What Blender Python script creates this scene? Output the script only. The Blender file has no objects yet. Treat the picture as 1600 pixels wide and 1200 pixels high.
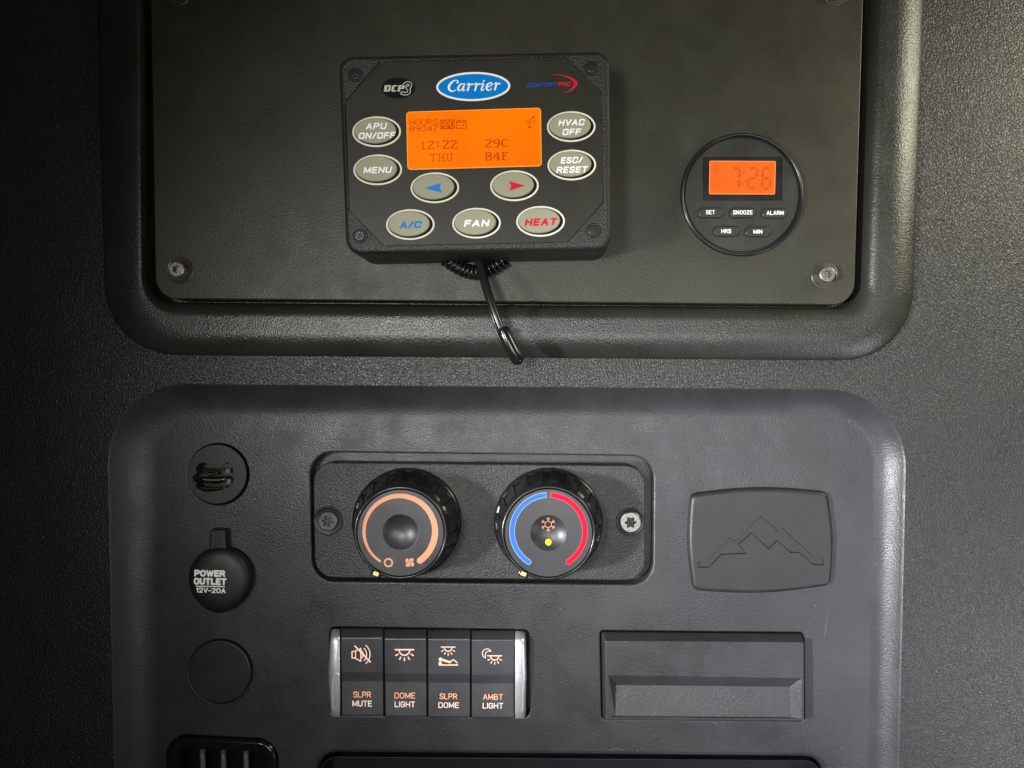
import bpy, math, random
from mathutils import Vector
from mathutils.geometry import tessellate_polygon, delaunay_2d_cdt

# ------------------------------------------------------------------ scale
# everything is measured in millimetre-like units "u" on the panel
# (1 u = 0.27 mm); x to the right, y down, w out of the panel.
S = 0.00027
D = 1160.0               # distance from the eye to the wall surface, in u
FX, FY = 860.0, 590.0    # point of the wall straight in front of the eye
sc = bpy.context.scene
R = math.radians

def W3(x, y, w):
    return Vector(((x - 800) * S, -w * S, (600 - y) * S))

# ------------------------------------------------------------------ camera
cam = bpy.data.cameras.new("camera")
cam.sensor_width = 36.0
cam.lens = 36.0 * D / 1600.0
cam.shift_x = (800 - FX) / 1600.0
cam.shift_y = -(600 - FY) / 1600.0
cam.clip_start = 0.01
cam.clip_end = 20
co = bpy.data.objects.new("camera", cam)
co.location = W3(FX, FY, D)
co.rotation_euler = (R(90), 0, 0)
sc.collection.objects.link(co)
sc.camera = co

# ------------------------------------------------------------------ world
wd = bpy.data.worlds.new("World")
sc.world = wd
wd.use_nodes = True
wd.node_tree.nodes["Background"].inputs[0].default_value = (0.80, 0.84, 0.92, 1)
wd.node_tree.nodes["Background"].inputs[1].default_value = 0.012

def aim(o, tx, ty, tw):
    d = W3(tx, ty, tw) - o.location
    o.rotation_euler = d.to_track_quat('-Z', 'Y').to_euler()

def spot(name, pos, tgt, energy, col, size_deg, blend, radius):
    l = bpy.data.lights.new(name, 'SPOT')
    l.energy = energy; l.color = col
    l.spot_size = R(size_deg); l.spot_blend = blend
    l.shadow_soft_size = radius * S
    o = bpy.data.objects.new(name, l)
    o.location = W3(*pos); aim(o, *tgt)
    sc.collection.objects.link(o)

def area(name, pos, tgt, energy, col, sx, sy, spread=180):
    l = bpy.data.lights.new(name, 'AREA')
    l.shape = 'RECTANGLE'; l.size = sx * S; l.size_y = sy * S
    l.energy = energy; l.color = col; l.spread = R(spread)
    o = bpy.data.objects.new(name, l)
    o.location = W3(*pos); aim(o, *tgt)
    sc.collection.objects.link(o)

# reading lamp of the cab, behind the viewer to the left
spot("cab_lamp", (60, 500, 2450), (1165, 620, 0), 9.7, (1.0, 0.975, 0.92), 42.5, 0.50, 230)
# warm light from the cab ceiling, upper right
area("ceiling_light", (2450, -200, 560), (1800, 230, 0), 0.31, (1.0, 0.94, 0.70), 500, 500, 80)
# daylight from the side window, lower right
area("window_light", (2250, 1500, 900), (1750, 1000, 0), 0.19, (0.87, 0.92, 1.0), 600, 700, 80)
# added spot far to the left, puts highlights on the right-hand rims
spot("rim_highlight_spot", (-1100, 900, 1800), (1660, 820, 0), 64.0, (0.96, 0.97, 1.0), 30, 1.0, 110)
# soft daylight through the windscreen, far behind the viewer
area("windscreen_light", (1450, 900, 3200), (1440, 800, 0), 0.42, (0.94, 0.965, 1.0), 1500, 900, 60)

sc.view_settings.view_transform = 'Standard'
sc.view_settings.look = 'None'
sc.view_settings.exposure = 0.1
sc.view_settings.gamma = 1.0
sc.render.engine = 'CYCLES'
sc.cycles.use_denoising = True
sc.cycles.max_bounces = 6

# ------------------------------------------------------------------ 2-D helpers
def U(x, y, w):
    """point seen at photo position (x, y), standing at height w above the wall"""
    k = (D - w) / D
    return (FX + (x - FX) * k, FY + (y - FY) * k)

def UU(pts, w):
    return [U(x, y, w) for x, y in pts]

def rpoly(pts, rad, n=8):
    """polygon with rounded corners; same vertex count for same len(pts), n"""
    out = []
    m = len(pts)
    if not hasattr(rad, '__len__'):
        rad = [rad] * m
    for i in range(m):
        p0 = Vector(pts[i - 1]); p = Vector(pts[i]); p1 = Vector(pts[(i + 1) % m])
        a = (p0 - p).normalized(); b = (p1 - p).normalized()
        ang = math.acos(max(-1, min(1, a.dot(b))))
        r = rad[i]
        t = r / math.tan(ang / 2)
        c = p + (a + b).normalized() * (r / math.sin(ang / 2))
        s = p + a * t - c; e = p + b * t - c
        a0 = math.atan2(s.y, s.x); a1 = math.atan2(e.y, e.x)
        da = (a1 - a0 + math.pi) % (2 * math.pi) - math.pi
        for k in range(n + 1):
            q = a0 + da * k / n
            out.append((c.x + r * math.cos(q), c.y + r * math.sin(q)))
    return out

def rrect(x0, y0, x1, y1, r, n=8):
    return rpoly([(x0, y0), (x1, y0), (x1, y1), (x0, y1)], r, n)

def ell(cx, cy, rx, ry=None, n=64, rot=0):
    ry = rx if ry is None else ry
    c, s = math.cos(R(rot)), math.sin(R(rot))
    out = []
    for k in range(n):
        a = 2 * math.pi * k / n
        x, y = rx * math.cos(a), ry * math.sin(a)
        out.append((cx + x * c - y * s, cy + x * s + y * c))
    return out

def area2(p):
    return sum(p[i - 1][0] * p[i][1] - p[i][0] * p[i - 1][1] for i in range(len(p))) / 2

def inset(p, d):
    """offset a closed outline inward by d"""
    if abs(d) < 1e-9:
        return list(p)
    s = 1 if area2(p) > 0 else -1
    out = []
    m = len(p)
    for i in range(m):
        a = Vector(p[i]) - Vector(p[i - 1]); b = Vector(p[(i + 1) % m]) - Vector(p[i])
        if a.length < 1e-9: a = b
        if b.length < 1e-9: b = a
        a.normalize(); b.normalize()
        na = Vector((-a.y, a.x)) * s; nb = Vector((-b.y, b.x)) * s
        k = na + nb
        L = max(0.35, 1 + na.dot(nb))
        out.append((p[i][0] + k.x / L * d, p[i][1] + k.y / L * d))
    return out

def lerp(a, b, t):
    return [(p[0] + (q[0] - p[0]) * t, p[1] + (q[1] - p[1]) * t) for p, q in zip(a, b)]

# ------------------------------------------------------------------ mesh builder
class G:
    def __init__(s):
        s.v = []; s.f = []; s.sm = []
    def add(s, vs, fs, smooth):
        o = len(s.v); s.v += vs
        for f in fs:
            s.f.append([i + o for i in f]); s.sm.append(smooth)
        return s
    def sheet(s, outer, w, holes=()):
        loops = [outer] + list(holes)
        vs = [(x, y, w) for l in loops for x, y in l]
        tr = tessellate_polygon([[Vector((x, y, 0)) for x, y in l] for l in loops])
        fs = []
        for t in tr:
            a, b, c = [vs[i] for i in t]
            ar = (b[0] - a[0]) * (c[1] - a[1]) - (b[1] - a[1]) * (c[0] - a[0])
            if abs(ar) < 1e-7: continue
            fs.append(list(t) if ar < 0 else list(t)[::-1])
        return s.add(vs, fs, False)
    def loft(s, rings, smooth=True, closed=True):
        m = len(rings[0][0])
        vs = []
        for ring in rings:
            pts, w = ring
            ws = w if hasattr(w, '__len__') else [w] * m
            vs += [(p[0], p[1], q) for p, q in zip(pts, ws)]
        fs = []
        flip = area2(rings[0][0]) > 0
        for k in range(len(rings) - 1):
            for i in range(m if closed else m - 1):
                j = (i + 1) % m
                q = [k * m + i, k * m + j, (k + 1) * m + j, (k + 1) * m + i]
                fs.append(q[::-1] if flip else q)
        return s.add(vs, fs, smooth)
    def solid(s, out, w0, w1, b=1.0, seg=3, holes=(), draft=0, back=False):
        base = inset(out, -draft)
        rings = [(base, w0)]
        for k in range(seg + 1):
            a = math.pi / 2 * k / seg
            rings.append((inset(out, b * (1 - math.cos(a))), w1 - b * (1 - math.sin(a))))
        s.loft(rings)
        s.sheet(rings[-1][0], w1, holes)
        if back: s.sheet(base, w0)
        return s
    def pit(s, out, w, depth, b=1.5, seg=3, floor=True, draft=0):
        """recess going down from plane w; returns the ring to cut from the sheet"""
        big = inset(out, -b)
        rings = []
        for k in range(seg + 1):
            a = math.pi / 2 * k / seg
            rings.append((inset(out, -b * (1 - math.sin(a))), w - b * (1 - math.cos(a))))
        rings.append((inset(out, draft), w - depth))
        s.loft(rings)
        if floor: s.sheet(rings[-1][0], w - depth)
        return big
    def box(s, x0, y0, w0, x1, y1, w1):
        vs = [(x, y, w) for w in (w0, w1) for (x, y) in ((x0, y0), (x1, y0), (x1, y1), (x0, y1))]
        return s.add(vs, [[3, 2, 1, 0][::-1], [4, 7, 6, 5], [0, 4, 5, 1], [1, 5, 6, 2], [2, 6, 7, 3], [3, 7, 4, 0]], False)
    def tube(s, path, r, n=10, caps=True):
        P = [Vector(p) for p in path]
        rs = r if hasattr(r, '__len__') else [r] * len(P)
        vs = []; fs = []
        up = Vector((0.13, 0.21, 1)).normalized()
        for i, p in enumerate(P):
            t = (P[min(i + 1, len(P) - 1)] - P[max(i - 1, 0)]).normalized()
            a = (up - t * up.dot(t)).normalized(); up = a
            b = t.cross(a)
            for k in range(n):
                q = 2 * math.pi * k / n
                vs.append(tuple(p + (a * math.cos(q) + b * math.sin(q)) * rs[i]))
        for i in range(len(P) - 1):
            for k in range(n):
                l = (k + 1) % n
                fs.append([i * n + k, i * n + l, (i + 1) * n + l, (i + 1) * n + k])
        if caps:
            fs.append(list(range(n))[::-1]); fs.append([(len(P) - 1) * n + k for k in range(n)])
        return s.add(vs, fs, True)
    def flat(s, polys, w):
        """union of overlapping flat polygons as one layer of print"""
        vs = []; fs = []
        for p in polys:
            o = len(vs)
            vs += [Vector(q[:2]) for q in p]
            fs.append(list(range(o, o + len(p))))
        r = delaunay_2d_cdt(vs, [], fs, 0, 1e-5)
        def inside(x, y, p):
            c = False
            for i in range(len(p)):
                (xa, ya), (xb, yb) = p[i - 1][:2], p[i][:2]
                if (ya > y) != (yb > y) and x < (xb - xa) * (y - ya) / (yb - ya) + xa: c = not c
            return c
        bb = [(min(q[0] for q in p), min(q[1] for q in p), max(q[0] for q in p), max(q[1] for q in p), p) for p in polys]
        keep = []
        for f in r[2]:
            cx = sum(r[0][i].x for i in f) / len(f); cy = sum(r[0][i].y for i in f) / len(f)
            if any(q[0] <= cx <= q[2] and q[1] <= cy <= q[3] and inside(cx, cy, q[4]) for q in bb): keep.append(f)
        r = (r[0], r[1], keep)
        out = [(v.x, v.y, w) for v in r[0]]
        ff = []
        for f in r[2]:
            a, b, c = [out[i] for i in f[:3]]
            ar = (b[0] - a[0]) * (c[1] - a[1]) - (b[1] - a[1]) * (c[0] - a[0])
            ff.append(list(f) if ar < 0 else list(f)[::-1])
        return s.add(out, ff, False)

def mesh(name, g, mat, org=(0, 0, 0)):
    ox, oy, ow = org
    me = bpy.data.meshes.new(name)
    me.from_pydata([((x - ox) * S, -(w - ow) * S, -(y - oy) * S) for x, y, w in g.v], [], g.f)
    me.polygons.foreach_set("use_smooth", g.sm)
    me.materials.append(mat)
    me.update()
    return me

def tag(o, label, cat, group=None):
    o['label'] = label; o['category'] = cat
    if group: o['group'] = group
    return o

ORG = {}
def thing(name, label, cat, org, group=None):
    o = bpy.data.objects.new(name, None)
    o.empty_display_size = 0.005
    sc.collection.objects.link(o)
    o.location = W3(*org)
    ORG[o.name] = org
    return tag(o, label, cat, group)

def part(name, g, mat, parent, label=None):
    org = ORG[parent.name]
    o = bpy.data.objects.new(name, mesh(name, g, mat, org))
    sc.collection.objects.link(o)
    o.parent = parent
    ORG[o.name] = org
    if label: o['label'] = label
    return o

def single(name, g, mat, label, cat, org):
    o = bpy.data.objects.new(name, mesh(name, g, mat, org))
    sc.collection.objects.link(o)
    o.location = W3(*org)
    ORG[o.name] = org
    return tag(o, label, cat)

def structure(name, g, mat):
    o = bpy.data.objects.new(name, mesh(name, g, mat, (800, 600, 0)))
    sc.collection.objects.link(o)
    o['kind'] = 'structure'
    ORG[o.name] = (800, 600, 0)
    return o

# ------------------------------------------------------------------ materials
def principled(name, col, rough, spec=0.5, metal=0.0, emit=None, es=0.0, coat=0.0):
    m = bpy.data.materials.new(name); m.use_nodes = True
    b = m.node_tree.nodes["Principled BSDF"]
    b.inputs["Base Color"].default_value = (*col, 1)
    b.inputs["Roughness"].default_value = rough
    b.inputs["Specular IOR Level"].default_value = spec
    b.inputs["Metallic"].default_value = metal
    b.inputs["Coat Weight"].default_value = coat
    b.inputs["Coat Roughness"].default_value = 0.1
    if emit:
        b.inputs["Emission Color"].default_value = (*emit, 1)
        b.inputs["Emission Strength"].default_value = es
    return m

def grain(m, kind, size, depth, strength=1.0, colvar=0.16, roughvar=0.15):
    """fine relief: size and depth in u"""
    nt = m.node_tree; N = nt.nodes; L = nt.links
    b = N["Principled BSDF"]
    tc = N.new("ShaderNodeTexCoord")
    mp = N.new("ShaderNodeMapping"); mp.vector_type = 'POINT'
    k = 1.0 / (S * size)
    mp.inputs["Scale"].default_value = (k, k, k)
    L.new(tc.outputs["Object"], mp.inputs["Vector"])
    def noise(scale, detail=2.0, rough=0.5):
        n = N.new("ShaderNodeTexNoise"); n.inputs["Scale"].default_value = scale
        n.inputs["Detail"].default_value = detail; n.inputs["Roughness"].default_value = rough
        L.new(mp.outputs["Vector"], n.inputs["Vector"]); return n
    def math_(op, a, bb):
        n = N.new("ShaderNodeMath"); n.operation = op
        for i, q in enumerate((a, bb)):
            if isinstance(q, float): n.inputs[i].default_value = q
            else: L.new(q, n.inputs[i])
        return n.outputs[0]
    if kind == 'leather':
        n1 = noise(0.9, 2.0)
        mix = N.new("ShaderNodeVectorMath"); mix.operation = 'MULTIPLY_ADD'
        L.new(n1.outputs["Color"], mix.inputs[0]); mix.inputs[1].default_value = (1.3, 1.3, 1.3)
        L.new(mp.outputs["Vector"], mix.inputs[2])
        v = N.new("ShaderNodeTexVoronoi"); v.feature = 'DISTANCE_TO_EDGE'; v.inputs["Scale"].default_value = 1.0
        L.new(mix.outputs[0], v.inputs["Vector"])
        mr = N.new("ShaderNodeMapRange"); mr.interpolation_type = 'SMOOTHSTEP'
        mr.inputs["From Min"].default_value = 0.0; mr.inputs["From Max"].default_value = 0.28
        L.new(v.outputs["Distance"], mr.inputs["Value"])
        n2 = noise(2.4, 2.0)
        h = math_('ADD', mr.outputs[0], math_('MULTIPLY', n2.outputs["Fac"], 0.30))
    else:
        n1 = noise(1.0, 2.0, 0.55)
        v = N.new("ShaderNodeTexVoronoi"); v.feature = 'SMOOTH_F1'; v.inputs["Scale"].default_value = 0.7
        L.new(mp.outputs["Vector"], v.inputs["Vector"])
        h = math_('SUBTRACT', n1.outputs["Fac"], math_('MULTIPLY', v.outputs["Distance"], 0.6))
    bp = N.new("ShaderNodeBump")
    bp.inputs["Strength"].default_value = strength
    bp.inputs["Distance"].default_value = depth * S
    L.new(h, bp.inputs["Height"])
    L.new(bp.outputs["Normal"], b.inputs["Normal"])
    # slow wear: slightly uneven colour and gloss
    big = noise(size * 0.011, 4.0, 0.6)
    base = b.inputs["Base Color"].default_value[:3]
    mr2 = N.new("ShaderNodeMapRange"); mr2.inputs["From Min"].default_value = 0.3; mr2.inputs["From Max"].default_value = 0.7
    mr2.inputs["To Min"].default_value = 1 - colvar; mr2.inputs["To Max"].default_value = 1 + colvar
    L.new(big.outputs["Fac"], mr2.inputs["Value"])
    vm = N.new("ShaderNodeVectorMath"); vm.operation = 'SCALE'
    vm.inputs[0].default_value = base
    L.new(mr2.outputs[0], vm.inputs["Scale"])
    L.new(vm.outputs[0], b.inputs["Base Color"])
    r0 = b.inputs["Roughness"].default_value
    mr3 = N.new("ShaderNodeMapRange"); mr3.inputs["From Min"].default_value = 0.3; mr3.inputs["From Max"].default_value = 0.7
    mr3.inputs["To Min"].default_value = r0 - roughvar / 2; mr3.inputs["To Max"].default_value = r0 + roughvar / 2
    n4 = noise(size * 0.02, 5.0, 0.65)
    L.new(n4.outputs["Fac"], mr3.inputs["Value"])
    L.new(mr3.outputs[0], b.inputs["Roughness"])
    return m

M = {}
M['wall'] = grain(principled("grained_wall_plastic", (0.020, 0.0197, 0.0184), 0.38, 0.45), 'leather', 4.6, 0.62, 0.7, 0.12, 0.06)
M['trim'] = grain(principled("recess_trim_plastic", (0.022, 0.022, 0.018), 0.30), 'fine', 2.0, 0.6, 0.8)
M['plate'] = grain(principled("cover_plate_plastic", (0.028, 0.0265, 0.0165), 0.42, 0.38), 'fine', 1.7, 0.45, 0.7)
M['panel'] = grain(principled("control_panel_plastic", (0.0305, 0.0306, 0.0325), 0.37, 0.42), 'fine', 1.9, 0.50, 0.8, 0.18, 0.22)
M['faceplate'] = grain(principled("knob_plate_plastic", (0.020, 0.0205, 0.021), 0.38, 0.5), 'fine', 2.0, 1.1, 1.0)
M['housing'] = grain(principled("controller_housing_plastic", (0.018, 0.0175, 0.0145), 0.42, 0.4), 'fine', 2.0, 0.9, 0.9)
M['label'] = grain(principled("controller_face_film", (0.020, 0.019, 0.012), 0.42, 0.3), 'fine', 1.6, 0.12, 0.4, 0.05)
M['black'] = grain(principled("black_plastic", (0.008, 0.008, 0.008), 0.42), 'fine', 2.2, 0.3, 0.5)
M['dark'] = grain(principled("deep_black", (0.004, 0.004, 0.004), 0.6), 'fine', 2.2, 0.3, 0.5)
M['gloss'] = grain(principled("gloss_black_plastic", (0.008, 0.008, 0.008), 0.16), 'fine', 9.0, 0.15, 0.3, 0.1, 0.08)
M['ring'] = grain(principled("satin_black_plastic", (0.012, 0.012, 0.012), 0.24), 'fine', 6.0, 0.2, 0.3, 0.1, 0.08)
M['clock'] = grain(principled("clock_face_plastic", (0.019, 0.019, 0.015), 0.40), 'fine', 2.4, 0.25, 0.5)
M['window'] = grain(principled("display_window_film", (0.010, 0.010, 0.010), 0.3), 'fine', 2.0, 0.1, 0.3)
M['cap'] = grain(principled("knob_cap_plastic", (0.022, 0.022, 0.023), 0.38), 'fine', 2.0, 0.2, 0.4)
M['insert'] = grain(principled("matte_insert_plastic", (0.018, 0.0182, 0.018), 0.43, 0.42), 'fine', 1.8, 0.35, 0.6)
M['trayshade'] = grain(principled("tray_shade_plastic", (0.006, 0.0065, 0.009), 0.5, 0.25), 'fine', 1.8, 0.3, 0.5)  # near-black colour stands for the shade inside the tray opening
M['rubber'] = grain(principled("black_rubber", (0.007, 0.007, 0.007), 0.50), 'fine', 3.0, 0.4, 0.6)
M['switch'] = grain(principled("switch_plastic", (0.050, 0.051, 0.055), 0.36), 'fine', 2.0, 0.25, 0.4)
M['chrome'] = grain(principled("satin_chrome", (0.74, 0.74, 0.76), 0.38, metal=0.7), 'fine', 2.5, 0.15, 0.3, 0.05)
M['steel'] = grain(principled("zinc_screw", (0.24, 0.24, 0.22), 0.40, metal=1.0), 'fine', 2.5, 0.5, 0.5, 0.3)
M['dullscrew'] = grain(principled("dull_zinc_screw", (0.20, 0.195, 0.165), 0.36, metal=0.9), 'fine', 2.5, 0.5, 0.5, 0.3)
M['blackscrew'] = grain(principled("black_screw", (0.07, 0.07, 0.07), 0.34, metal=0.6), 'fine', 2.5, 0.4, 0.5)
M['boxscrew'] = grain(principled("black_oxide_screw", (0.035, 0.035, 0.035), 0.28, metal=0.5), 'fine', 2.5, 0.4, 0.5)
M['washer'] = grain(principled("clear_washer", (0.04, 0.039, 0.030), 0.30), 'fine', 3.0, 0.3, 0.4)
M['button'] = grain(principled("grey_rubber_button", (0.29, 0.28, 0.185), 0.5), 'fine', 2.5, 0.3, 0.5, 0.05)
M['cream'] = principled("cream_print", (0.72, 0.70, 0.56), 0.5)
M['white'] = principled("white_print", (0.88, 0.88, 0.85), 0.5)
M['silver'] = principled("silver_print", (0.50, 0.50, 0.42), 0.45)
M['dust'] = principled("pale_dust", (0.20, 0.20, 0.19), 0.6)
M['blue'] = principled("blue_print", (0.0, 0.20, 0.60), 0.42)
M['blueletter'] = principled("blue_lettering", (0.02, 0.20, 0.62), 0.5)
M['darkblue'] = principled("dark_blue_lettering", (0.02, 0.075, 0.28), 0.5)
M['red'] = principled("red_print", (0.62, 0.012, 0.035), 0.5)
M['blackprintshade'] = principled("black_print_and_shade", (0.006, 0.006, 0.005), 0.5)
M['lcd'] = principled("orange_backlight", (0.05, 0.01, 0.0), 0.3, emit=(1.0, 0.18, 0.0), es=1.0)
M['lcdedge'] = principled("orange_backlight_rim", (0.2, 0.06, 0.0), 0.3, emit=(1.0, 0.30, 0.03), es=1.0)
M['lcdink'] = principled("liquid_crystal_ink", (0.1, 0.01, 0.0), 0.3, emit=(0.46, 0.055, 0.0), es=1.0)
M['lcd2'] = principled("clock_backlight", (0.05, 0.01, 0.0), 0.3, emit=(0.95, 0.155, 0.02), es=1.0)
M['lcdedge2'] = principled("clock_backlight_rim", (0.2, 0.06, 0.01), 0.3, emit=(1.0, 0.33, 0.09), es=1.0)
M['lcdink2'] = principled("clock_crystal_ink", (0.1, 0.02, 0.0), 0.3, emit=(0.56, 0.085, 0.016), es=1.0)
M['salmon'] = principled("backlit_salmon_print", (0.46, 0.22, 0.135), 0.5, emit=(1.0, 0.42, 0.22), es=0.26)
M['knobblue'] = principled("backlit_blue_print", (0.03, 0.10, 0.40), 0.5, emit=(0.08, 0.28, 1.0), es=0.2)
M['knobred'] = principled("backlit_red_print", (0.42, 0.006, 0.025), 0.5, emit=(0.9, 0.0, 0.04), es=0.16)
M['knobredrim'] = principled("backlit_red_rim", (0.55, 0.06, 0.08), 0.5, emit=(1.0, 0.12, 0.12), es=0.2)
M['knobbluerim'] = principled("backlit_blue_rim", (0.2, 0.3, 0.55), 0.5, emit=(0.3, 0.5, 1.0), es=0.35)
M['yellow'] = principled("yellow_indicator", (0.7, 0.7, 0.0), 0.4, emit=(0.85, 0.85, 0.0), es=0.9)
M['amber'] = principled("amber_pointer", (0.7, 0.4, 0.15), 0.4, emit=(1.0, 0.55, 0.2), es=0.45)
M['icon'] = principled("backlit_icon", (0.70, 0.48, 0.38), 0.5, emit=(1.0, 0.62, 0.46), es=0.40)
M['iconorange'] = principled("backlit_orange_lettering", (0.70, 0.36, 0.22), 0.5, emit=(1.0, 0.50, 0.30), es=0.42)
M['iconwhite'] = principled("backlit_white_lettering", (0.75, 0.62, 0.58), 0.5, emit=(1.0, 0.74, 0.62), es=0.42)
M['brass'] = grain(principled("brass_contact", (0.10, 0.095, 0.065), 0.3, metal=1.0), 'fine', 2.5, 0.3, 0.4)
M['greyplastic'] = grain(principled("grey_slat_plastic", (0.11, 0.11, 0.11), 0.4), 'fine', 2.5, 0.3, 0.4)

def uneven(m, size, lo, hi):
    """a backlight that is not quite even"""
    nt = m.node_tree; N = nt.nodes; L = nt.links; b = N["Principled BSDF"]
    tc = N.new("ShaderNodeTexCoord"); n = N.new("ShaderNodeTexNoise")
    n.inputs["Scale"].default_value = 1 / (S * size); n.inputs["Detail"].default_value = 1.5
    L.new(tc.outputs["Object"], n.inputs["Vector"])
    r = N.new("ShaderNodeMapRange"); r.inputs["From Min"].default_value = 0.3; r.inputs["From Max"].default_value = 0.7
    r.inputs["To Min"].default_value = lo; r.inputs["To Max"].default_value = hi
    L.new(n.outputs["Fac"], r.inputs["Value"]); L.new(r.outputs[0], b.inputs["Emission Strength"])
uneven(M['lcd'], 90, 0.84, 1.08); uneven(M['lcd2'], 60, 0.84, 1.04)
uneven(M['iconorange'], 7, 0.30, 0.52); uneven(M['iconwhite'], 7, 0.30, 0.52); uneven(M['icon'], 7, 0.30, 0.50); uneven(M['salmon'], 25, 0.16, 0.26)

for k_ in ('cream', 'white', 'silver', 'blue', 'blueletter', 'darkblue', 'red', 'blackprintshade', 'lcd', 'lcd2', 'lcdink', 'lcdink2', 'salmon',
           'knobblue', 'knobred', 'knobredrim', 'knobbluerim', 'icon', 'iconorange', 'iconwhite'):
    M[k_].node_tree.nodes["Principled BSDF"].inputs["Specular IOR Level"].default_value = 0.08

# ------------------------------------------------------------------ print helpers
def brush(pts, closed=False, cap=10):
    """variable-width stroke: pts (x, y, width) -> overlapping polygons"""
    polys = []
    m = len(pts)
    for i in range(m):
        x, y, w = pts[i]
        polys.append([(x + w / 2 * math.cos(2 * math.pi * k / cap), y + w / 2 * math.sin(2 * math.pi * k / cap)) for k in range(cap)])
    for i in range(m if closed else m - 1):
        a = pts[i]; b = pts[(i + 1) % m]
        dx, dy = b[0] - a[0], b[1] - a[1]
        L = math.hypot(dx, dy)
        if L < 1e-6: continue
        nx, ny = -dy / L, dx / L
        polys.append([(a[0] + nx * a[2] / 2, a[1] + ny * a[2] / 2), (b[0] + nx * b[2] / 2, b[1] + ny * b[2] / 2),
                      (b[0] - nx * b[2] / 2, b[1] - ny * b[2] / 2), (a[0] - nx * a[2] / 2, a[1] - ny * a[2] / 2)])
    return polys

def line(pts, w, closed=False):
    return brush([(x, y, w) for x, y in pts], closed)

def smooth3(pts, n=5):
    """Catmull-Rom through (x, y, width)"""
    P = [pts[0]] + list(pts) + [pts[-1]]
    out = []
    for i in range(1, len(P) - 2):
        for k in range(n):
            t = k / n
            out.append(tuple(0.5 * (2 * P[i][c] + (P[i + 1][c] - P[i - 1][c]) * t
                     + (2 * P[i - 1][c] - 5 * P[i][c] + 4 * P[i + 1][c] - P[i + 2][c]) * t * t
                     + (3 * P[i][c] - P[i - 1][c] - 3 * P[i + 1][c] + P[i + 2][c]) * t ** 3) for c in range(3)))
    out.append(pts[-1])
    return out

def zconv(polys, x0, y0, f, w):
    return [[U(x0 + p[0] / f, y0 + p[1] / f, w) for p in q] for q in polys]

def Z(g, polys, x0, y0, f, w):
    return g.flat(zconv(polys, x0, y0, f, w), w)

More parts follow.
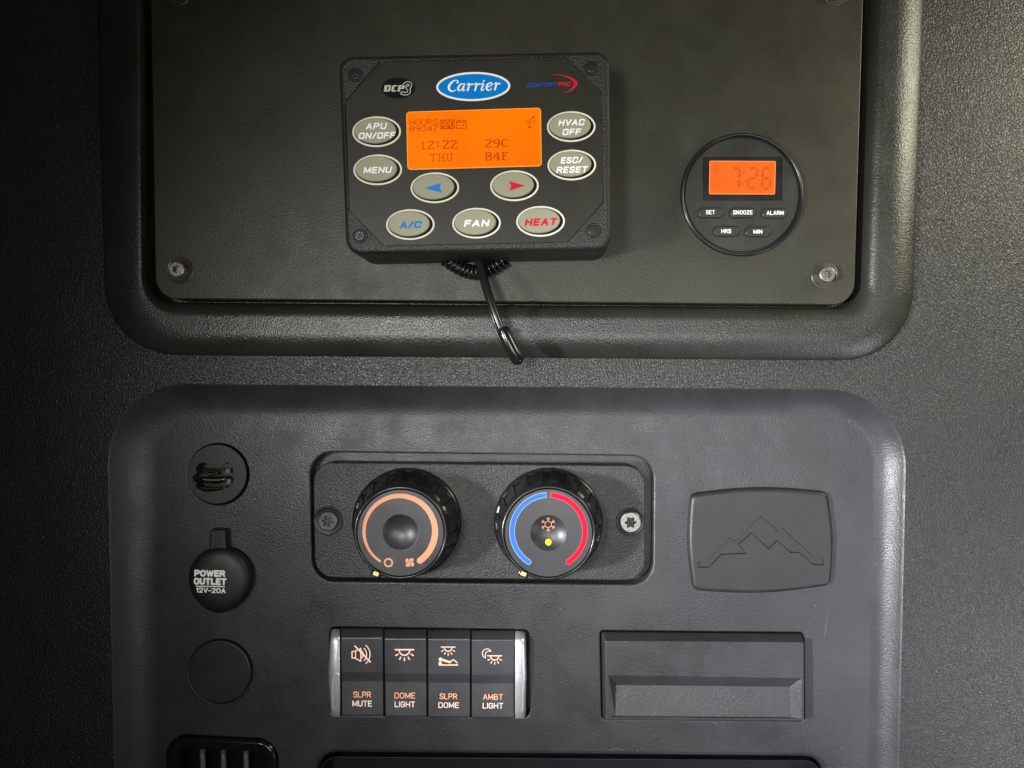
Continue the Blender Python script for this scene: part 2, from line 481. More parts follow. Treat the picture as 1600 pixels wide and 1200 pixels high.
def glyph(ch, q):
    """centre-line strokes of a letter in a box W wide and 1 high (y down); q = corner roundness"""
    W = 0.62
    def rr(x0, y0, x1, y1, qa, qb, qc, qd):
        """open/closed pieces: rounded rectangle points, corners tl, tr, br, bl (0 = sharp)"""
        return rpoly([(x0, y0), (x1, y0), (x1, y1), (x0, y1)], [max(1e-3, v) for v in (qa, qb, qc, qd)], 5)
    m = W * 0.5 * q * 2
    m = min(m, W * 0.499)
    o = rr(0, 0, W, 1, m, m, m, m)
    n = 6
    if ch == 'A': return 0.66, [([(0, 1), (0.33, 0), (0.66, 1)], 0), ([(0.12, 0.66), (0.54, 0.66)], 0)]
    if ch == 'B': return W, [(rr(0, 0, W * .92, .47, 0, .2, .2, 0), 1), (rr(0, .47, W, 1, 0, .22, .22, 0), 1)]
    if ch in 'CG':
        # open on the right
        pts = o[2 * n:3 * n] + []
        tl, tr, br, bl = o[0:n], o[n:2 * n], o[2 * n:3 * n], o[3 * n:]
        c = [(W, 0.26)] + tr[::-1] + tl[::-1] + bl[::-1] + br[::-1]
        if ch == 'C': return W, [(c + [(W, 0.74)], 0)]
        return W, [(c + [(W, 0.54), (W * 0.55, 0.54)], 0)]
    if ch == 'D': return W, [(rr(0, 0, W, 1, 0, m, m, 0), 1)]
    if ch == 'E': return 0.54, [([(0.54, 0), (0, 0), (0, 1), (0.54, 1)], 0), ([(0, 0.49), (0.48, 0.49)], 0)]
    if ch == 'F': return 0.52, [([(0.52, 0), (0, 0), (0, 1)], 0), ([(0, 0.5), (0.46, 0.5)], 0)]
    if ch == 'H': return W, [([(0, 0), (0, 1)], 0), ([(W, 0), (W, 1)], 0), ([(0, 0.49), (W, 0.49)], 0)]
    if ch == 'I': return 0.0, [([(0, 0), (0, 1)], 0)]
    if ch == 'L': return 0.50, [([(0, 0), (0, 1), (0.50, 1)], 0)]
    if ch == 'M': return 0.76, [([(0, 1), (0, 0), (0.38, 0.86), (0.76, 0), (0.76, 1)], 0)]
    if ch == 'N': return W, [([(0, 1), (0, 0), (W, 1), (W, 0)], 0)]
    if ch in 'O0': return W, [(o, 1)]
    if ch == 'P': return W * .96, [([(0, 1), (0, 0)], 0), (rr(0, 0, W * .96, .55, 0, .24, .24, 0), 1)]
    if ch == 'R': return W, [([(0, 1), (0, 0)], 0), (rr(0, 0, W * .96, .52, 0, .24, .24, 0), 1), ([(W * .55, .52), (W, 1)], 0)]
    if ch == 'S':
        k = 0.22
        return W * .94, [([(W * .94, .2), (W * .88, .06), (W * .7, 0), (W * .24, 0), (W * .06, .07), (0, .22), (W * .06, .38), (W * .25, .46),
                     (W * .7, .54), (W * .88, .62), (W * .94, .77), (W * .88, .93), (W * .7, 1), (W * .22, 1), (W * .05, .93), (0, .78)], 0)]
    if ch == 'T': return 0.60, [([(0, 0), (0.60, 0)], 0), ([(0.30, 0), (0.30, 1)], 0)]
    if ch == 'U':
        return W, [([(0, 0)] + o[3 * n:][::-1] + o[2 * n:3 * n][::-1] + [(W, 0)], 0)]
    if ch == 'V': return 0.64, [([(0, 0), (0.32, 1), (0.64, 0)], 0)]
    if ch == 'W': return 0.92, [([(0, 0), (0.24, 1), (0.46, 0.1), (0.68, 1), (0.92, 0)], 0)]
    if ch == 'Z': return 0.58, [([(0, 0), (0.58, 0), (0, 1), (0.58, 1)], 0)]
    if ch == '1': return 0.22, [([(0, 0.2), (0.22, 0), (0.22, 1)], 0)]
    if ch == '2': return 0.56, [([(0, .2), (.05, .06), (.2, 0), (.38, 0), (.52, .08), (.56, .24), (.5, .42), (0, 1), (.56, 1)], 0)]
    if ch == '-': return 0.34, [([(0, 0.55), (0.34, 0.55)], 0)]
    if ch == '/': return 0.34, [([(0, 1), (0.34, 0)], 0)]
    return 0.3, []

def text(g, s, x0, y0, x1, y1, w, weight=0.17, shear=0.0, rot=0.0, q=0.5, gap=0.16):
    """letters filling the photo box x0..x1, y0..y1, turned by rot degrees (+ = clockwise);
    weight = stroke width as a share of the letter height"""
    H = y1 - y0; th = H * weight
    strokes = []; x = 0.0
    for ch in s:
        W, st = glyph(ch, q)
        for pts, cl in st:
            strokes.append(([(x + a, b) for a, b in pts], cl))
        x += W + gap + weight
    tot = x - gap - weight
    sh = shear * (H - th)
    sx = ((x1 - x0) - th - sh) / tot
    cx, cy = (x0 + x1) / 2, (y0 + y1) / 2
    c, sn = math.cos(R(rot)), math.sin(R(rot))
    polys = []
    for pts, cl in strokes:
        P_ = []
        for a, b in pts:
            px = x0 + th / 2 + a * sx + sh * (1 - b); py = y0 + th / 2 + b * (H - th)
            dx, dy = px - cx, py - cy
            P_.append((cx + dx * c - dy * sn, cy + dx * sn + dy * c))
        polys += line(P_, th, bool(cl))
    return g.flat([UU(p, w) for p in polys], w)

F5 = {'H': "10001 10001 10001 11111 10001 10001 10001", 'O': "01110 10001 10001 10001 10001 10001 01110",
 'U': "10001 10001 10001 10001 10001 10001 01110", 'R': "11110 10001 10001 11110 10100 10010 10001",
 'S': "01111 10000 10000 01110 00001 00001 11110", '0': "01110 10001 10011 10101 11001 10001 01110",
 '9': "01110 10001 10001 01111 00001 00010 01100", '3': "11111 00010 00100 00010 00001 10001 01110",
 '4': "00010 00110 01010 10010 11111 00010 00010", '7': "11111 00001 00010 00100 01000 01000 01000",
 'F': "11111 10000 10000 11110 10000 10000 10000", 'A': "01110 10001 10001 11111 10001 10001 10001",
 'P': "11110 10001 10001 11110 10000 10000 10000"}
F7 = {
 '1': "0001000 0011000 0101000 0001000 0001000 0001000 0001000 0001000 0111110",
 '2': "0111110 1100011 0000011 0000110 0001100 0011000 0110000 1100001 1111111",
 ':': "0000000 0011000 0011000 0000000 0000000 0011000 0011000 0000000 0000000",
 'T': "1111111 1001001 0001000 0001000 0001000 0001000 0001000 0001000 0011100",
 'H': "1110111 0100010 0100010 0100010 0111110 0100010 0100010 0100010 1110111",
 'U': "1110111 0100010 0100010 0100010 0100010 0100010 0100010 0100010 0011100",
 '9': "0111110 1100011 1100011 1100011 0111111 0000011 0000011 0000110 0111100",
 'C': "0011110 0110001 1100000 1100000 1100000 1100000 1100000 0110001 0011110",
 '8': "0111110 1100011 1100011 0111110 0111110 1100011 1100011 1100011 0111110",
 '4': "0000110 0001110 0011110 0110110 1100110 1111111 0000110 0000110 0001111",
 'F': "1111111 0110001 0110100 0111100 0110100 0110000 0110000 0110000 1111000"}
def dots(s, font, x0, y0, x1, y1, rot=0.0, fill=1.0):
    n = len(s); cw = (x1 - x0) / n
    cols = len(font[s[0]].split()[0]); rows = len(font[s[0]].split())
    px = cw * 0.86 / cols; py = (y1 - y0) / rows
    cx, cy = (x0 + x1) / 2, (y0 + y1) / 2
    c, sn = math.cos(R(rot)), math.sin(R(rot))
    out = []
    for i, ch in enumerate(s):
        for r, row in enumerate(font[ch].split()):
            k = 0
            while k < cols:
                if row[k] == '1':
                    e = k
                    while e + 1 < cols and row[e + 1] == '1': e += 1
                    X0 = x0 + i * cw + k * px; X1 = x0 + i * cw + (e + 1) * px
                    Y0 = y0 + r * py; Y1 = y0 + (r + 1) * py
                    q = []
                    for x, y in ((X0, Y0), (X1, Y0), (X1, Y1), (X0, Y1)):
                        dx, dy = x - cx, y - cy
                        q.append((cx + dx * c - dy * sn, cy + dx * sn + dy * c))
                    out.append(q); k = e
                k += 1
    return out

def arcpts(cx, cy, r, a0, a1, n=24):
    """angles in degrees, counter-clockwise from 3 o'clock as seen"""
    return [(cx + r * math.cos(R(a0 + (a1 - a0) * k / n)), cy - r * math.sin(R(a0 + (a1 - a0) * k / n))) for k in range(n + 1)]

def star(cx, cy, r1, r2, n=6, sub=4, rot=0):
    out = []
    for k in range(n * sub * 2):
        a = 2 * math.pi * k / (n * sub * 2)
        r = r2 + (r1 - r2) * (0.5 + 0.5 * math.cos(n * a))
        out.append((cx + r * math.cos(a + R(rot)), cy + r * math.sin(a + R(rot))))
    return out

# ================================================================== THE SETTING
WU = 22       # crest of the raised frame round the upper plate
WG = -30      # bottom of the gap round the plate
WP = 12       # front of the cover plate
WL = -26      # floor of the lower panel

upA = rpoly([(152, -190), (1446, -190), (1420, 564), (170, 554)], [90, 90, 112, 112], 16)
lowA = rpoly([(166, 599), (1418, 609), (1398, 1500), (184, 1500)], [122, 122, 90, 90], 16)
g = G()
g.sheet([(-3200, -2600), (4800, -2600), (4800, 3800), (-3200, 3800)], 0, [upA, lowA])
structure("wall", g, M['wall'])

# ---- raised frame round the upper plate: steep rounded shoulder, flat crest, inner lip
upB = rpoly(UU([(214, -140), (1406, -140), (1386, 522), (218, 517)], WU), [64, 64, 76, 80], 16)
upC = rpoly(UU([(233, -64), (1355, -64), (1338, 481), (241, 472)], WG + 20), [34, 34, 38, 38], 16)
g = G()
rings = [(upA, -1.0), (upA, 7.0)]
for k in range(1, 15):
    t = k / 14
    rings.append((lerp(upA, upB, t), WU - (WU - 8.0) * (1 - t) ** 2))
for k in range(1, 21):
    t = k / 20
    q = max(0.0, (t - 0.42) / 0.58)
    rings.append((lerp(upB, upC, t), WU - 0.8 * t - (WU - WG - 20) * (1 - math.sqrt(max(0, 1 - q ** 2.4)))))
rings.append((upC, WG))
g.loft(rings)
g.sheet(upC, WG)
single("raised_frame", g, M['trim'], "dark raised frame with rounded corners around the upper cover plate", "trim", (800, 200, 0))

# ================================================================== COVER PLATE
plate_out = rpoly(UU([(234, -58), (1351, -58), (1335, 476), (243, 467)], WP), [30, 30, 34, 34], 10)
t_plate = thing("cover_plate", "flat olive black cover plate carrying the thermostat and the round clock", "panel", (800, 470, WG))
g = G().solid(plate_out, WG + 0.5, WP, 2.0, 3)
part("plate", g, M['plate'], t_plate)

def screw_meshes(rh, rw, hm, hh, black=False):
    """head of radius rh, washer of radius rw, origin at the surface"""
    g = G()
    st = star(0, 0, rh * 0.54, rh * 0.36)
    g.solid(ell(0, 0, rh, n=40), 0.3, hh, rh * 0.16, 3, holes=[st])
    g.loft([(st, hh), (inset(st, 0.3), hh - rh * 0.75)])
    g.sheet(inset(st, 0.3), hh - rh * 0.75)
    head = mesh("screw", g, hm)
    g = G()
    o = ell(0, 0, rw, n=40)
    g.loft([(o, 0.0), (inset(o, rw * 0.04), 1.4), (inset(o, rw * 0.09), 1.4), (inset(o, rw * 0.13), 0.5), (inset(o, rw - rh * 0.95), 0.5)])
    washer = mesh("washer", g, M['washer'] if not black else M['black'])
    return head, washer

def place_screw(ms, parent, x, y, w, rot, washer_org=None):
    org = ORG[parent.name]
    px, py = U(x, y, w)
    loc = Vector(((px - org[0]) * S, -(w - org[2]) * S, -(py - org[1]) * S))
    h = bpy.data.objects.new("screw", ms[0]); sc.collection.objects.link(h)
    h.parent = parent; h.location = loc; h.rotation_euler = (0, R(rot), 0)
    wa = bpy.data.objects.new("washer", ms[1]); sc.collection.objects.link(wa)
    wa.parent = h; wa.rotation_euler = (0, 0, 0)
    return h

sm1 = screw_meshes(12.5, 21.0, M['dullscrew'], 13)
for x, y, r in ((1288.5, 430, 10), (282, 422.5, 35), (277, -11, 0), (1306, -12, 20)):
    place_screw(sm1, t_plate, x, y, WP, r)

# ================================================================== THERMOSTAT CONTROLLER
WB = WP + 98     # front of the box
T = thing("thermostat_controller", "black rectangular climate controller with orange display and grey oval buttons", "thermostat", (748, 250, WP))
box = rpoly(UU([(528, 87), (953, 78.5), (956, 389.5), (540, 397)], WB), [20, 20, 22, 22], 8)
oct_pts = [(592.2, 97.8), (884, 90.4), (938.7, 146.5), (942, 316.5), (886, 378.5), (600, 384), (545.5, 328), (540.4, 159)]
octo = rpoly(UU(oct_pts, WB), 4, 3)
g = G()
g.solid(box, WP + 0.4, WB, 7.0, 5, holes=[inset(octo, -1.4)], draft=0)
gr = inset(octo, -1.4)
g.loft([(gr, WB), (gr, WB - 2.5)])
g.sheet(gr, WB - 2.5)
housing = part("housing", g, M['housing'], T)
g = G().solid(octo, WB - 2.0, WB - 0.3, 0.6, 2)
face = part("face_label", g, M['label'], T)
WF = WB - 0.3
# corner screws: recess ring + phillips head
g = G()
g.solid(ell(0, 0, 10.6, n=32), 0.2, 1.6, 0.8, 2, holes=[ell(0, 0, 8.2, n=32)])
ringm = mesh("screw_seat", g, M['dark'])
g = G()
cr = []
for q in range(4):
    pass
cross = [(1, 5), (-1, 5), (-1, 1), (-5, 1), (-5, -1), (-1, -1), (-1, -5), (1, -5), (1, -1), (5, -1), (5, 1), (1, 1)]
g.solid(ell(0, 0, 7.6, n=32), 0.2, 2.4, 1.2, 3, holes=[cross])
g.loft([(cross, 2.4), (inset(cross, 0.1), 0.4)], smooth=False)
headm = mesh("screw", g, M['boxscrew'])
for x, y, r in ((555.3, 116.7, 12), (924.2, 106.2, 38), (562.5, 368.6, 20), (927.2, 360.4, 5)):
    org = ORG[T.name]; px, py = U(x, y, WB)
    h = bpy.data.objects.new("screw", headm); sc.collection.objects.link(h)
    h.parent = T; h.location = ((px - org[0]) * S, -(WB - org[2]) * S, -(py - org[1]) * S); h.rotation_euler = (0, R(r), 0)
    k = bpy.data.objects.new("screw_seat", ringm); sc.collection.objects.link(k); k.parent = h

# display
LQ = [(634.7, 174.8), (845.2, 168.3), (846.6, 259.8), (636.7, 265.5)]
lo = rpoly(UU(LQ, WF), 5, 5)
g = G(); g.solid(lo, WF - 0.1, WF + 0.5, 0.2, 1)
disp = part("display", g, M['lcdedge'], T, "orange backlit display")
g = G(); g.sheet(inset(lo, 1.1), WF + 0.8)
part("backlight", g, M['lcd'], disp)
wi = WF + 1.1
g = G()
P = dots("HOURS", F5, 640, 186.3, 686, 195.0, -1.2) + dots("09347", F5, 640, 196.6, 686, 205.2, -1.2)
P += dots("12:22", F7, 656, 219.5, 715.5, 233.0, -1.4)
P += dots("THU", F7, 671.5, 240.0, 709.5, 252.3, -1.4)
P += dots("29C", F7, 758, 217.4, 795.5, 230.2, -1.4)
P += dots("84F", F7, 758, 237.8, 795.5, 250.6, -1.4)
P += dots("OFF", F5, 822, 187.2, 839.5, 193.4, -1.4)
P += line([(829, 186), (833, 182.8)], 1.4) + line([(832, 184.5), (834.8, 182.4)], 2.2)
P += line([(826, 199.6), (826, 195.8)], 1.3) + line([(826, 199.8), (830, 199.4)], 1.3) + line([(826.5, 199), (830.5, 195.6)], 1.2)
# battery symbol
P += line([(713.4, 189.2), (728.2, 188.7), (728.4, 200.1), (713.6, 200.6)], 1.3, True)
P += line([(713.5, 191.4), (728.3, 190.9)], 1.3) + line([(715.6, 188), (718, 188)], 1.6) + line([(723.8, 187.6), (726.2, 187.6)], 1.6)
P += line([(716.6, 195.6), (719.8, 195.5)], 1.3) + line([(722.6, 195.4), (725.8, 195.3)], 1.3) + line([(724.2, 193.9), (724.2, 196.9)], 1.1)
g.flat([UU(q, wi) for q in P], wi)
# auxiliary-power badge: solid block with letters left open
g2 = rpoly(UU([(687, 187), (710.6, 186.4), (710.9, 201.4), (687.3, 202)], wi), 2.4, 4)
g.sheet(g2, wi)
part("display_characters", g, M['lcdink'], disp)
g = G()
P = dots("APO", F5, 688.6, 188.4, 710.2, 199.8, -1.4) + line([(697, 200), (706, 188.6)], 1.0)
g.flat([UU(q, wi + 0.3) for q in P], wi + 0.3)
part("display_badge_letters", g, M['lcd'], disp)

# nine oval buttons
def oval(cx, cy, lines, mat, arrow=None):
    RX, RY = 38.0, 24.0
    o = ell(*U(cx, cy, WF), RX * (D - WF) / D, RY * (D - WF) / D, 56, -1.2)
    g = G(); g.sheet(o, WF + 0.5, [inset(o, 2.5)])
    ringo = part("button_surround", g, M['cream'], T)
    g = G(); g.sheet(inset(o, 2.5), WF + 0.3)
    part("button_gap", g, M['blackprintshade'], ringo)  # flat black sheet stands for the shadow around the sunken button
    k = (D - WF) / D
    b = ell(*U(cx - 2.0, cy - 1.0, WF), 32.6 * k, 19.9 * k, 56, -1.2)
    g = G().solid(b, WF + 0.35, WF + 3.6, 1.6, 3)
    bt = part("button", g, M['button'], T)
    wt = WF + 4.0
    g = G()
    for (s, x0, y0, x1, y1) in lines:
        text(g, s, x0, y0, x1, y1, wt, 0.26 if len(lines) == 1 and s != 'MENU' else 0.225, 0.25, -1.4, 0.24, 0.12)
    if arrow:
        g.flat([UU(arrow, wt)], wt)
    part("button_lettering" if lines else "button_arrow", g, M[mat], bt)

def zz(x, y): return (520 + x / 3.529, 70 + y / 3.529)
def zb(s, x0, y0, x1, y1):
    a = zz(x0, y0); b = zz(x1, y1); return (s, a[0], a[1], b[0], b[1])
oval(588.6, 206, [zb("APU", 180, 430, 300, 466), zb("ON/OFF", 140, 482, 348, 518)], 'white')
oval(590.3, 265.5, [zb("MENU", 168, 672, 328, 708)], 'white')
oval(892.5, 198, [zb("HVAC", 1243, 410, 1392, 446), zb("OFF", 1264, 462, 1372, 498)], 'white')
oval(893.4, 258, [zb("ESC/", 1255, 618, 1380, 654), zb("RESET", 1232, 670, 1408, 706)], 'white')
oval(641.2, 351, [zb("A/C", 368, 972, 492, 1012)], 'blueletter')
oval(744.6, 348.8, [zb("FAN", 722, 964, 866, 1004)], 'white')
oval(844.6, 346, [zb("HEAT", 1057, 956, 1240, 998)], 'red')
a1 = [zz(507, 790), zz(598, 760), zz(588, 788), zz(603, 816)]
oval(679.5, 293.5, [], 'blueletter', a1)
a2 = [zz(970, 751), zz(1062, 776), zz(972, 805), zz(985, 778)]
oval(803.8, 290.4, [], 'red', a2)

# brand oval
wb = WF + 0.5
e = ell(*U(739.5, 135.2, wb), 57.9 * (D - wb) / D, 22.7 * (D - wb) / D, 72, -1.3)
g = G(); g.sheet(e, wb, [inset(e, 2.7)])
bo = part("brand_oval", g, M['white'], T)
g = G(); g.sheet(inset(e, 2.7), wb)
part("brand_oval_field", g, M['blue'], bo)
def carrier():
    A = []
    A += brush(smooth3([(462, 322, 40), (478, 296, 24), (440, 274, 22), (380, 288, 30), (312, 350, 44), (284, 420, 50), (304, 478, 40), (352, 502, 26), (400, 490, 18), (436, 466, 12)]))
    A += brush(smooth3([(596, 352, 18), (548, 346, 24), (500, 392, 36), (476, 450, 40), (498, 486, 28), (540, 468, 16), (592, 404, 14)]))
    A += brush(smooth3([(614, 344, 22), (592, 410, 34), (572, 472, 34), (594, 490, 22), (628, 462, 12)]))
    for dx, dy in ((0, 0), (154, -4), (566, -14)):
        A += brush(smooth3([(654 + dx, 374 + dy, 12), (688 + dx, 346 + dy, 22), (710 + dx, 344 + dy, 30), (696 + dx, 414 + dy, 36), (676 + dx, 484 + dy, 36)]))
        A += brush(smooth3([(704 + dx, 406 + dy, 12), (736 + dx, 362 + dy, 20), (774 + dx, 354 + dy, 40)]))
    A += brush(smooth3([(958, 362, 12), (986, 338, 20), (1004, 340, 28), (984, 406, 34), (964, 466, 34), (986, 484, 22), (1022, 456, 12)]))
    A += brush([(1014, 284, 40)])
    A += brush(smooth3([(1082, 416, 14), (1144, 396, 18), (1186, 352, 24), (1162, 324, 22), (1112, 338, 30), (1070, 404, 42), (1080, 464, 36), (1124, 480, 24), (1186, 438, 12)]))
    return A
g = G(); Z(g, carrier(), 680, 105, 13.333, wb + 0.3)
part("brand_lettering", g, M['white'], bo)

# left emblem
e = ell(*U(622.4, 137.4, wb), 26.6 * (D - wb) / D, 16.6 * (D - wb) / D, 56, -1.3)
g = G(); g.sheet(e, wb - 0.2)
eb = part("model_emblem", g, M['blackprintshade'], T)
f = 22.857
d1 = [(250, 530, 0)]
g = G()
def slab(pts): return [pts]
letters = []
# D
D_o = [(258, 528), (470, 528), (484, 560), (452, 720), (420, 756), (224, 756)]
D_i = [(350, 580), (405, 580), (382, 700), (322, 700)]
C_o = [(560, 528), (706, 528), (698, 572), (606, 572), (574, 708), (662, 708), (652, 756), (510, 756), (486, 730), (520, 560)]
P_o = [(752, 528), (966, 528), (980, 556), (952, 640), (930, 664), (812, 664), (782, 756), (704, 756)]
P_i = [(830, 574), (876, 574), (864, 624), (816, 624)]
def zl(p, x0=590, y0=110, ff=f, w=wb): return [U(x0 + a / ff, y0 + b / ff, w) for a, b in p]
g.sheet(zl(D_o), wb + 0.1, [zl(D_i)])
g.sheet(zl(C_o), wb + 0.1)
g.sheet(zl(P_o), wb + 0.1, [zl(P_i)])
part("emblem_letters", g, M['silver'], eb)
three = smooth3([(950, 520, 80), (1060, 450, 80), (1165, 480, 80), (1150, 580, 80), (1060, 620, 70), (1120, 670, 80), (1110, 780, 80), (1020, 830, 80), (870, 810, 80)], 4)
g = G(); Z(g, brush([(a, b, 125) for a, b, c in three]), 590, 110, f, wb + 0.3)
part("emblem_numeral_outline", g, M['silver'], eb)
g = G(); Z(g, brush([(a, b, 66) for a, b, c in three]), 590, 110, f, wb + 0.5)
part("emblem_numeral", g, M['blackprintshade'], eb)

# right emblem
g = G(); text(g, "COMFORT", 822.6, 129.0, 871.6, 136.0, wb, 0.20, 0.35, -0.8, 0.24, 0.10)
em2 = part("series_lettering", g, M['darkblue'], T)
g = G(); text(g, "PRO", 871.5, 128.0, 892.4, 134.6, wb, 0.20, 0.35, -0.8, 0.24, 0.10)
part("series_lettering_end", g, M['red'], em2)
sw = smooth3([(700, 190, 4), (900, 190, 12), (1080, 222, 26), (1240, 285, 52), (1340, 370, 84), (1345, 440, 80), (1270, 540, 48), (1180, 600, 24), (1080, 628, 6)], 5)
g = G(); Z(g, brush(sw), 815, 105, 16.0, wb)
part("series_swoosh", g, M['red'], em2)

# ================================================================== COILED CORD AND HANGING CABLE
g = G()
path = []
turns = 14
for k in range(turns * 14 + 1):
    t = k / (turns * 14)
    cx = 697 + 92 * t
    cy = 405 + 20 * math.sin(math.pi * t)
    # axis direction of the sagging loop
    dx, dy = 92, 19 * math.pi * math.cos(math.pi * t)
    L = math.hypot(dx, dy); nx, ny = -dy / L, dx / L
    a = 2 * math.pi * turns * t
    r = 9.6
    px, py = U(cx, cy, 25)
    path.append((px + nx * r * math.cos(a), py + ny * r * math.cos(a), 22 + r * math.sin(a)))
g.tube(path, 2.7, 8)
single("coiled_cord", g, M['gloss'], "short coiled black cord sagging below the thermostat controller", "cord", (*U(742, 405, 22), 22))

c0 = [(742, 398, 24), (748, 412, 40), (757, 445, 58), (770, 486, 66), (783, 520, 66), (789, 532, 64)]
Cb = smooth3([(a, b, c) for a, b, c in c0], 6)
t_c = thing("cable", "thin black cable hanging down between the two panels with glossy tip", "cable", (*U(742, 398, 24), 24))
g = G()
def cp(l, off=0.0):
    return [(*U(a + off, b, c), c) for a, b, c in l]
g.tube(cp(Cb, 2.2), 5.9, 12)
part("sheath", g, M['ring'], t_c)
g = G()
g.tube(cp(Cb[2:-2], -3.4), 2.0, 10)
part("strand", g, M['gloss'], t_c)
tip = smooth3([(785, 512, 68), (791, 526, 68), (799, 544, 66), (808, 560, 63), (813, 569, 61)], 5)
rad = [8.2 + 2.4 * math.sin(math.pi * min(1, i / (len(tip) - 1)) ** 1.3) for i in range(len(tip))]
rad[0] = 7.0; rad[-1] = 2.2; rad[-2] = 5.2; rad[-3] = 7.0
g = G(); g.tube(cp(tip), rad, 16)
part("end_sleeve", g, M['gloss'], t_c)

# ================================================================== ROUND CLOCK
WC = WP + 7
K = thing("round_clock", "round black alarm clock with small orange display set in the cover plate", "clock", (*U(1160, 303, WP), WP))
cx, cy = U(1160, 303.5, WC)
q = (D - WC) / D
Ro = 96.5 * q
g = G()
rings = []
for k in range(13):
    a = math.pi * k / 12
    rings.append((ell(cx + 0.0, cy, Ro - 2.7 + 2.7 * math.cos(a), n=96), WP + 3.5 + 4.0 * math.sin(a)))
rings.insert(0, (ell(cx, cy, Ro, n=96), WP + 0.2))
rings.append((ell(cx, cy, Ro - 5.4, n=96), WP + 1.0))
g.loft(rings)
part("bezel_ring", g, M['ring'], K)
g = G()
fc = ell(cx, cy, Ro - 5.5, n=96)
fo = ell(cx, cy, Ro - 7.6, n=96)
g.loft([(fc, WP + 1.2), (fo, WP + 1.2), (inset(fo, 0.4), WP + 4.0)])
win = rrect(1098, 245.5, 1222, 313.5, 2, 3)
win = UU(win, WP + 4)
g.sheet(inset(fo, 0.4), WP + 4.0, [win])
g.loft([(win, WP + 4), (win, WP + 2.4)], smooth=False)
g.sheet(win, WP + 2.4)
cf = part("clock_face", g, M['clock'], K)
g = G()
w2 = WP + 3.2
g.solid(rpoly(UU([(1098.6, 246), (1221.5, 246), (1221.5, 313), (1098.6, 313)], w2), 1.5, 3), WP + 2.5, w2, 0.5, 2)
win_o = part("display_window", g, M['window'], K)
lq = rpoly(UU([(1108.6, 251.3), (1212.2, 251.8), (1210.8, 303.9), (1107.8, 303.6)], w2), 2, 3)
g = G(); g.sheet(lq, w2 + 0.3)
ld = part("clock_display", g, M['lcdedge2'], K, "orange backlit display")
g = G(); g.sheet(inset(lq, 1.0), w2 + 0.5)
part("backlight", g, M['lcd2'], ld)
# seven-segment digits, in photo px
def seg7(x, y, wd_, ht, on, th=4.0, sl=1.5):
    def pt(u, v): return (x + u * wd_ + sl * (1 - v) * 1.0, y + v * ht)
    def bar(p, q_):
        ax, ay = p; bx, by = q_
        L = math.hypot(bx - ax, by - ay); dx, dy = (bx - ax) / L, (by - ay) / L
        nx, ny = -dy * th / 2, dx * th / 2; g_ = 0.7
        ax += dx * g_; ay += dy * g_; bx -= dx * g_; by -= dy * g_
        m = th / 2
        return [(ax, ay), (ax + dx * m + nx, ay + dy * m + ny), (bx - dx * m + nx, by - dy * m + ny), (bx, by),
                (bx - dx * m - nx, by - dy * m - ny), (ax + dx * m - nx, ay + dy * m - ny)]
    S_ = {'a': (pt(0, 0), pt(1, 0)), 'b': (pt(1, 0), pt(1, .5)), 'c': (pt(1, .5), pt(1, 1)), 'd': (pt(0, 1), pt(1, 1)),
          'e': (pt(0, .5), pt(0, 1)), 'f': (pt(0, 0), pt(0, .5)), 'g': (pt(0, .5), pt(1, .5))}
    return [bar(*S_[c]) for c in on]
P = seg7(1143.6, 262.8, 10.6, 31.5, 'abc') + seg7(1169, 262.8, 12.5, 31.5, 'abged') + seg7(1190.4, 262.8, 12.5, 31.5, 'afgcde')
P += line([(1161.6, 269.8)], 3.6) + line([(1160.8, 287.6)], 3.6)
P += line(arcpts(1111, 265, 1.0, 0, 300, 6), 1.0) + line(arcpts(1110, 265, 5.2, 35, -35, 6), 1.2) + line(arcpts(1110, 265, 9.2, 38, -38, 8), 1.4) + line(arcpts(1110, 265, 12.8, 38, -38, 8), 1.6)
g = G(); g.flat([UU(q_, w2 + 0.8) for q_ in P], w2 + 0.8)
part("display_characters", g, M['lcdink2'], ld)
wf = WP + 4.0
for s, x, y, x0, x1, yt in (("SET", 1110, 332.8, 1103, 1117.2, 331.6), ("SNOOZE", 1160, 333, 1145.4, 1176, 331.8), ("ALARM", 1209.8, 333.5, 1198, 1224.6, 332.6),
                        ("HRS", 1134.5, 361.5, 1127, 1142.4, 361.2), ("MIN", 1184, 362.4, 1177.4, 1191, 362)):
    o = rpoly(UU([(x - 21.5, y - 9.8), (x + 21.5, y - 9.8), (x + 21.5, y + 9.8), (x - 21.5, y + 9.8)], wf), 9.0, 8)
    g = G(); g.sheet(o, wf + 0.25, [inset(o, 2.1)])
    gp = part("button_gap", g, M['dark'], cf)
    g = G().solid(inset(o, 2.1), wf + 0.1, wf + 2.6, 1.6, 4)
    b = part("button", g, M['clock'], K)
    g = G(); text(g, s, x0, yt - 3.2, x1, yt + 3.2, wf + 2.9, 0.155, 0, 0, 0.45, 0.16)
    part("button_lettering", g, M['white'], b)

# ================================================================== LOWER CONTROL PANEL
lowB = rpoly(UU([(246, 650), (1362, 655), (1352, 1440), (252, 1440)], WL), [70, 70, 60, 60], 16)
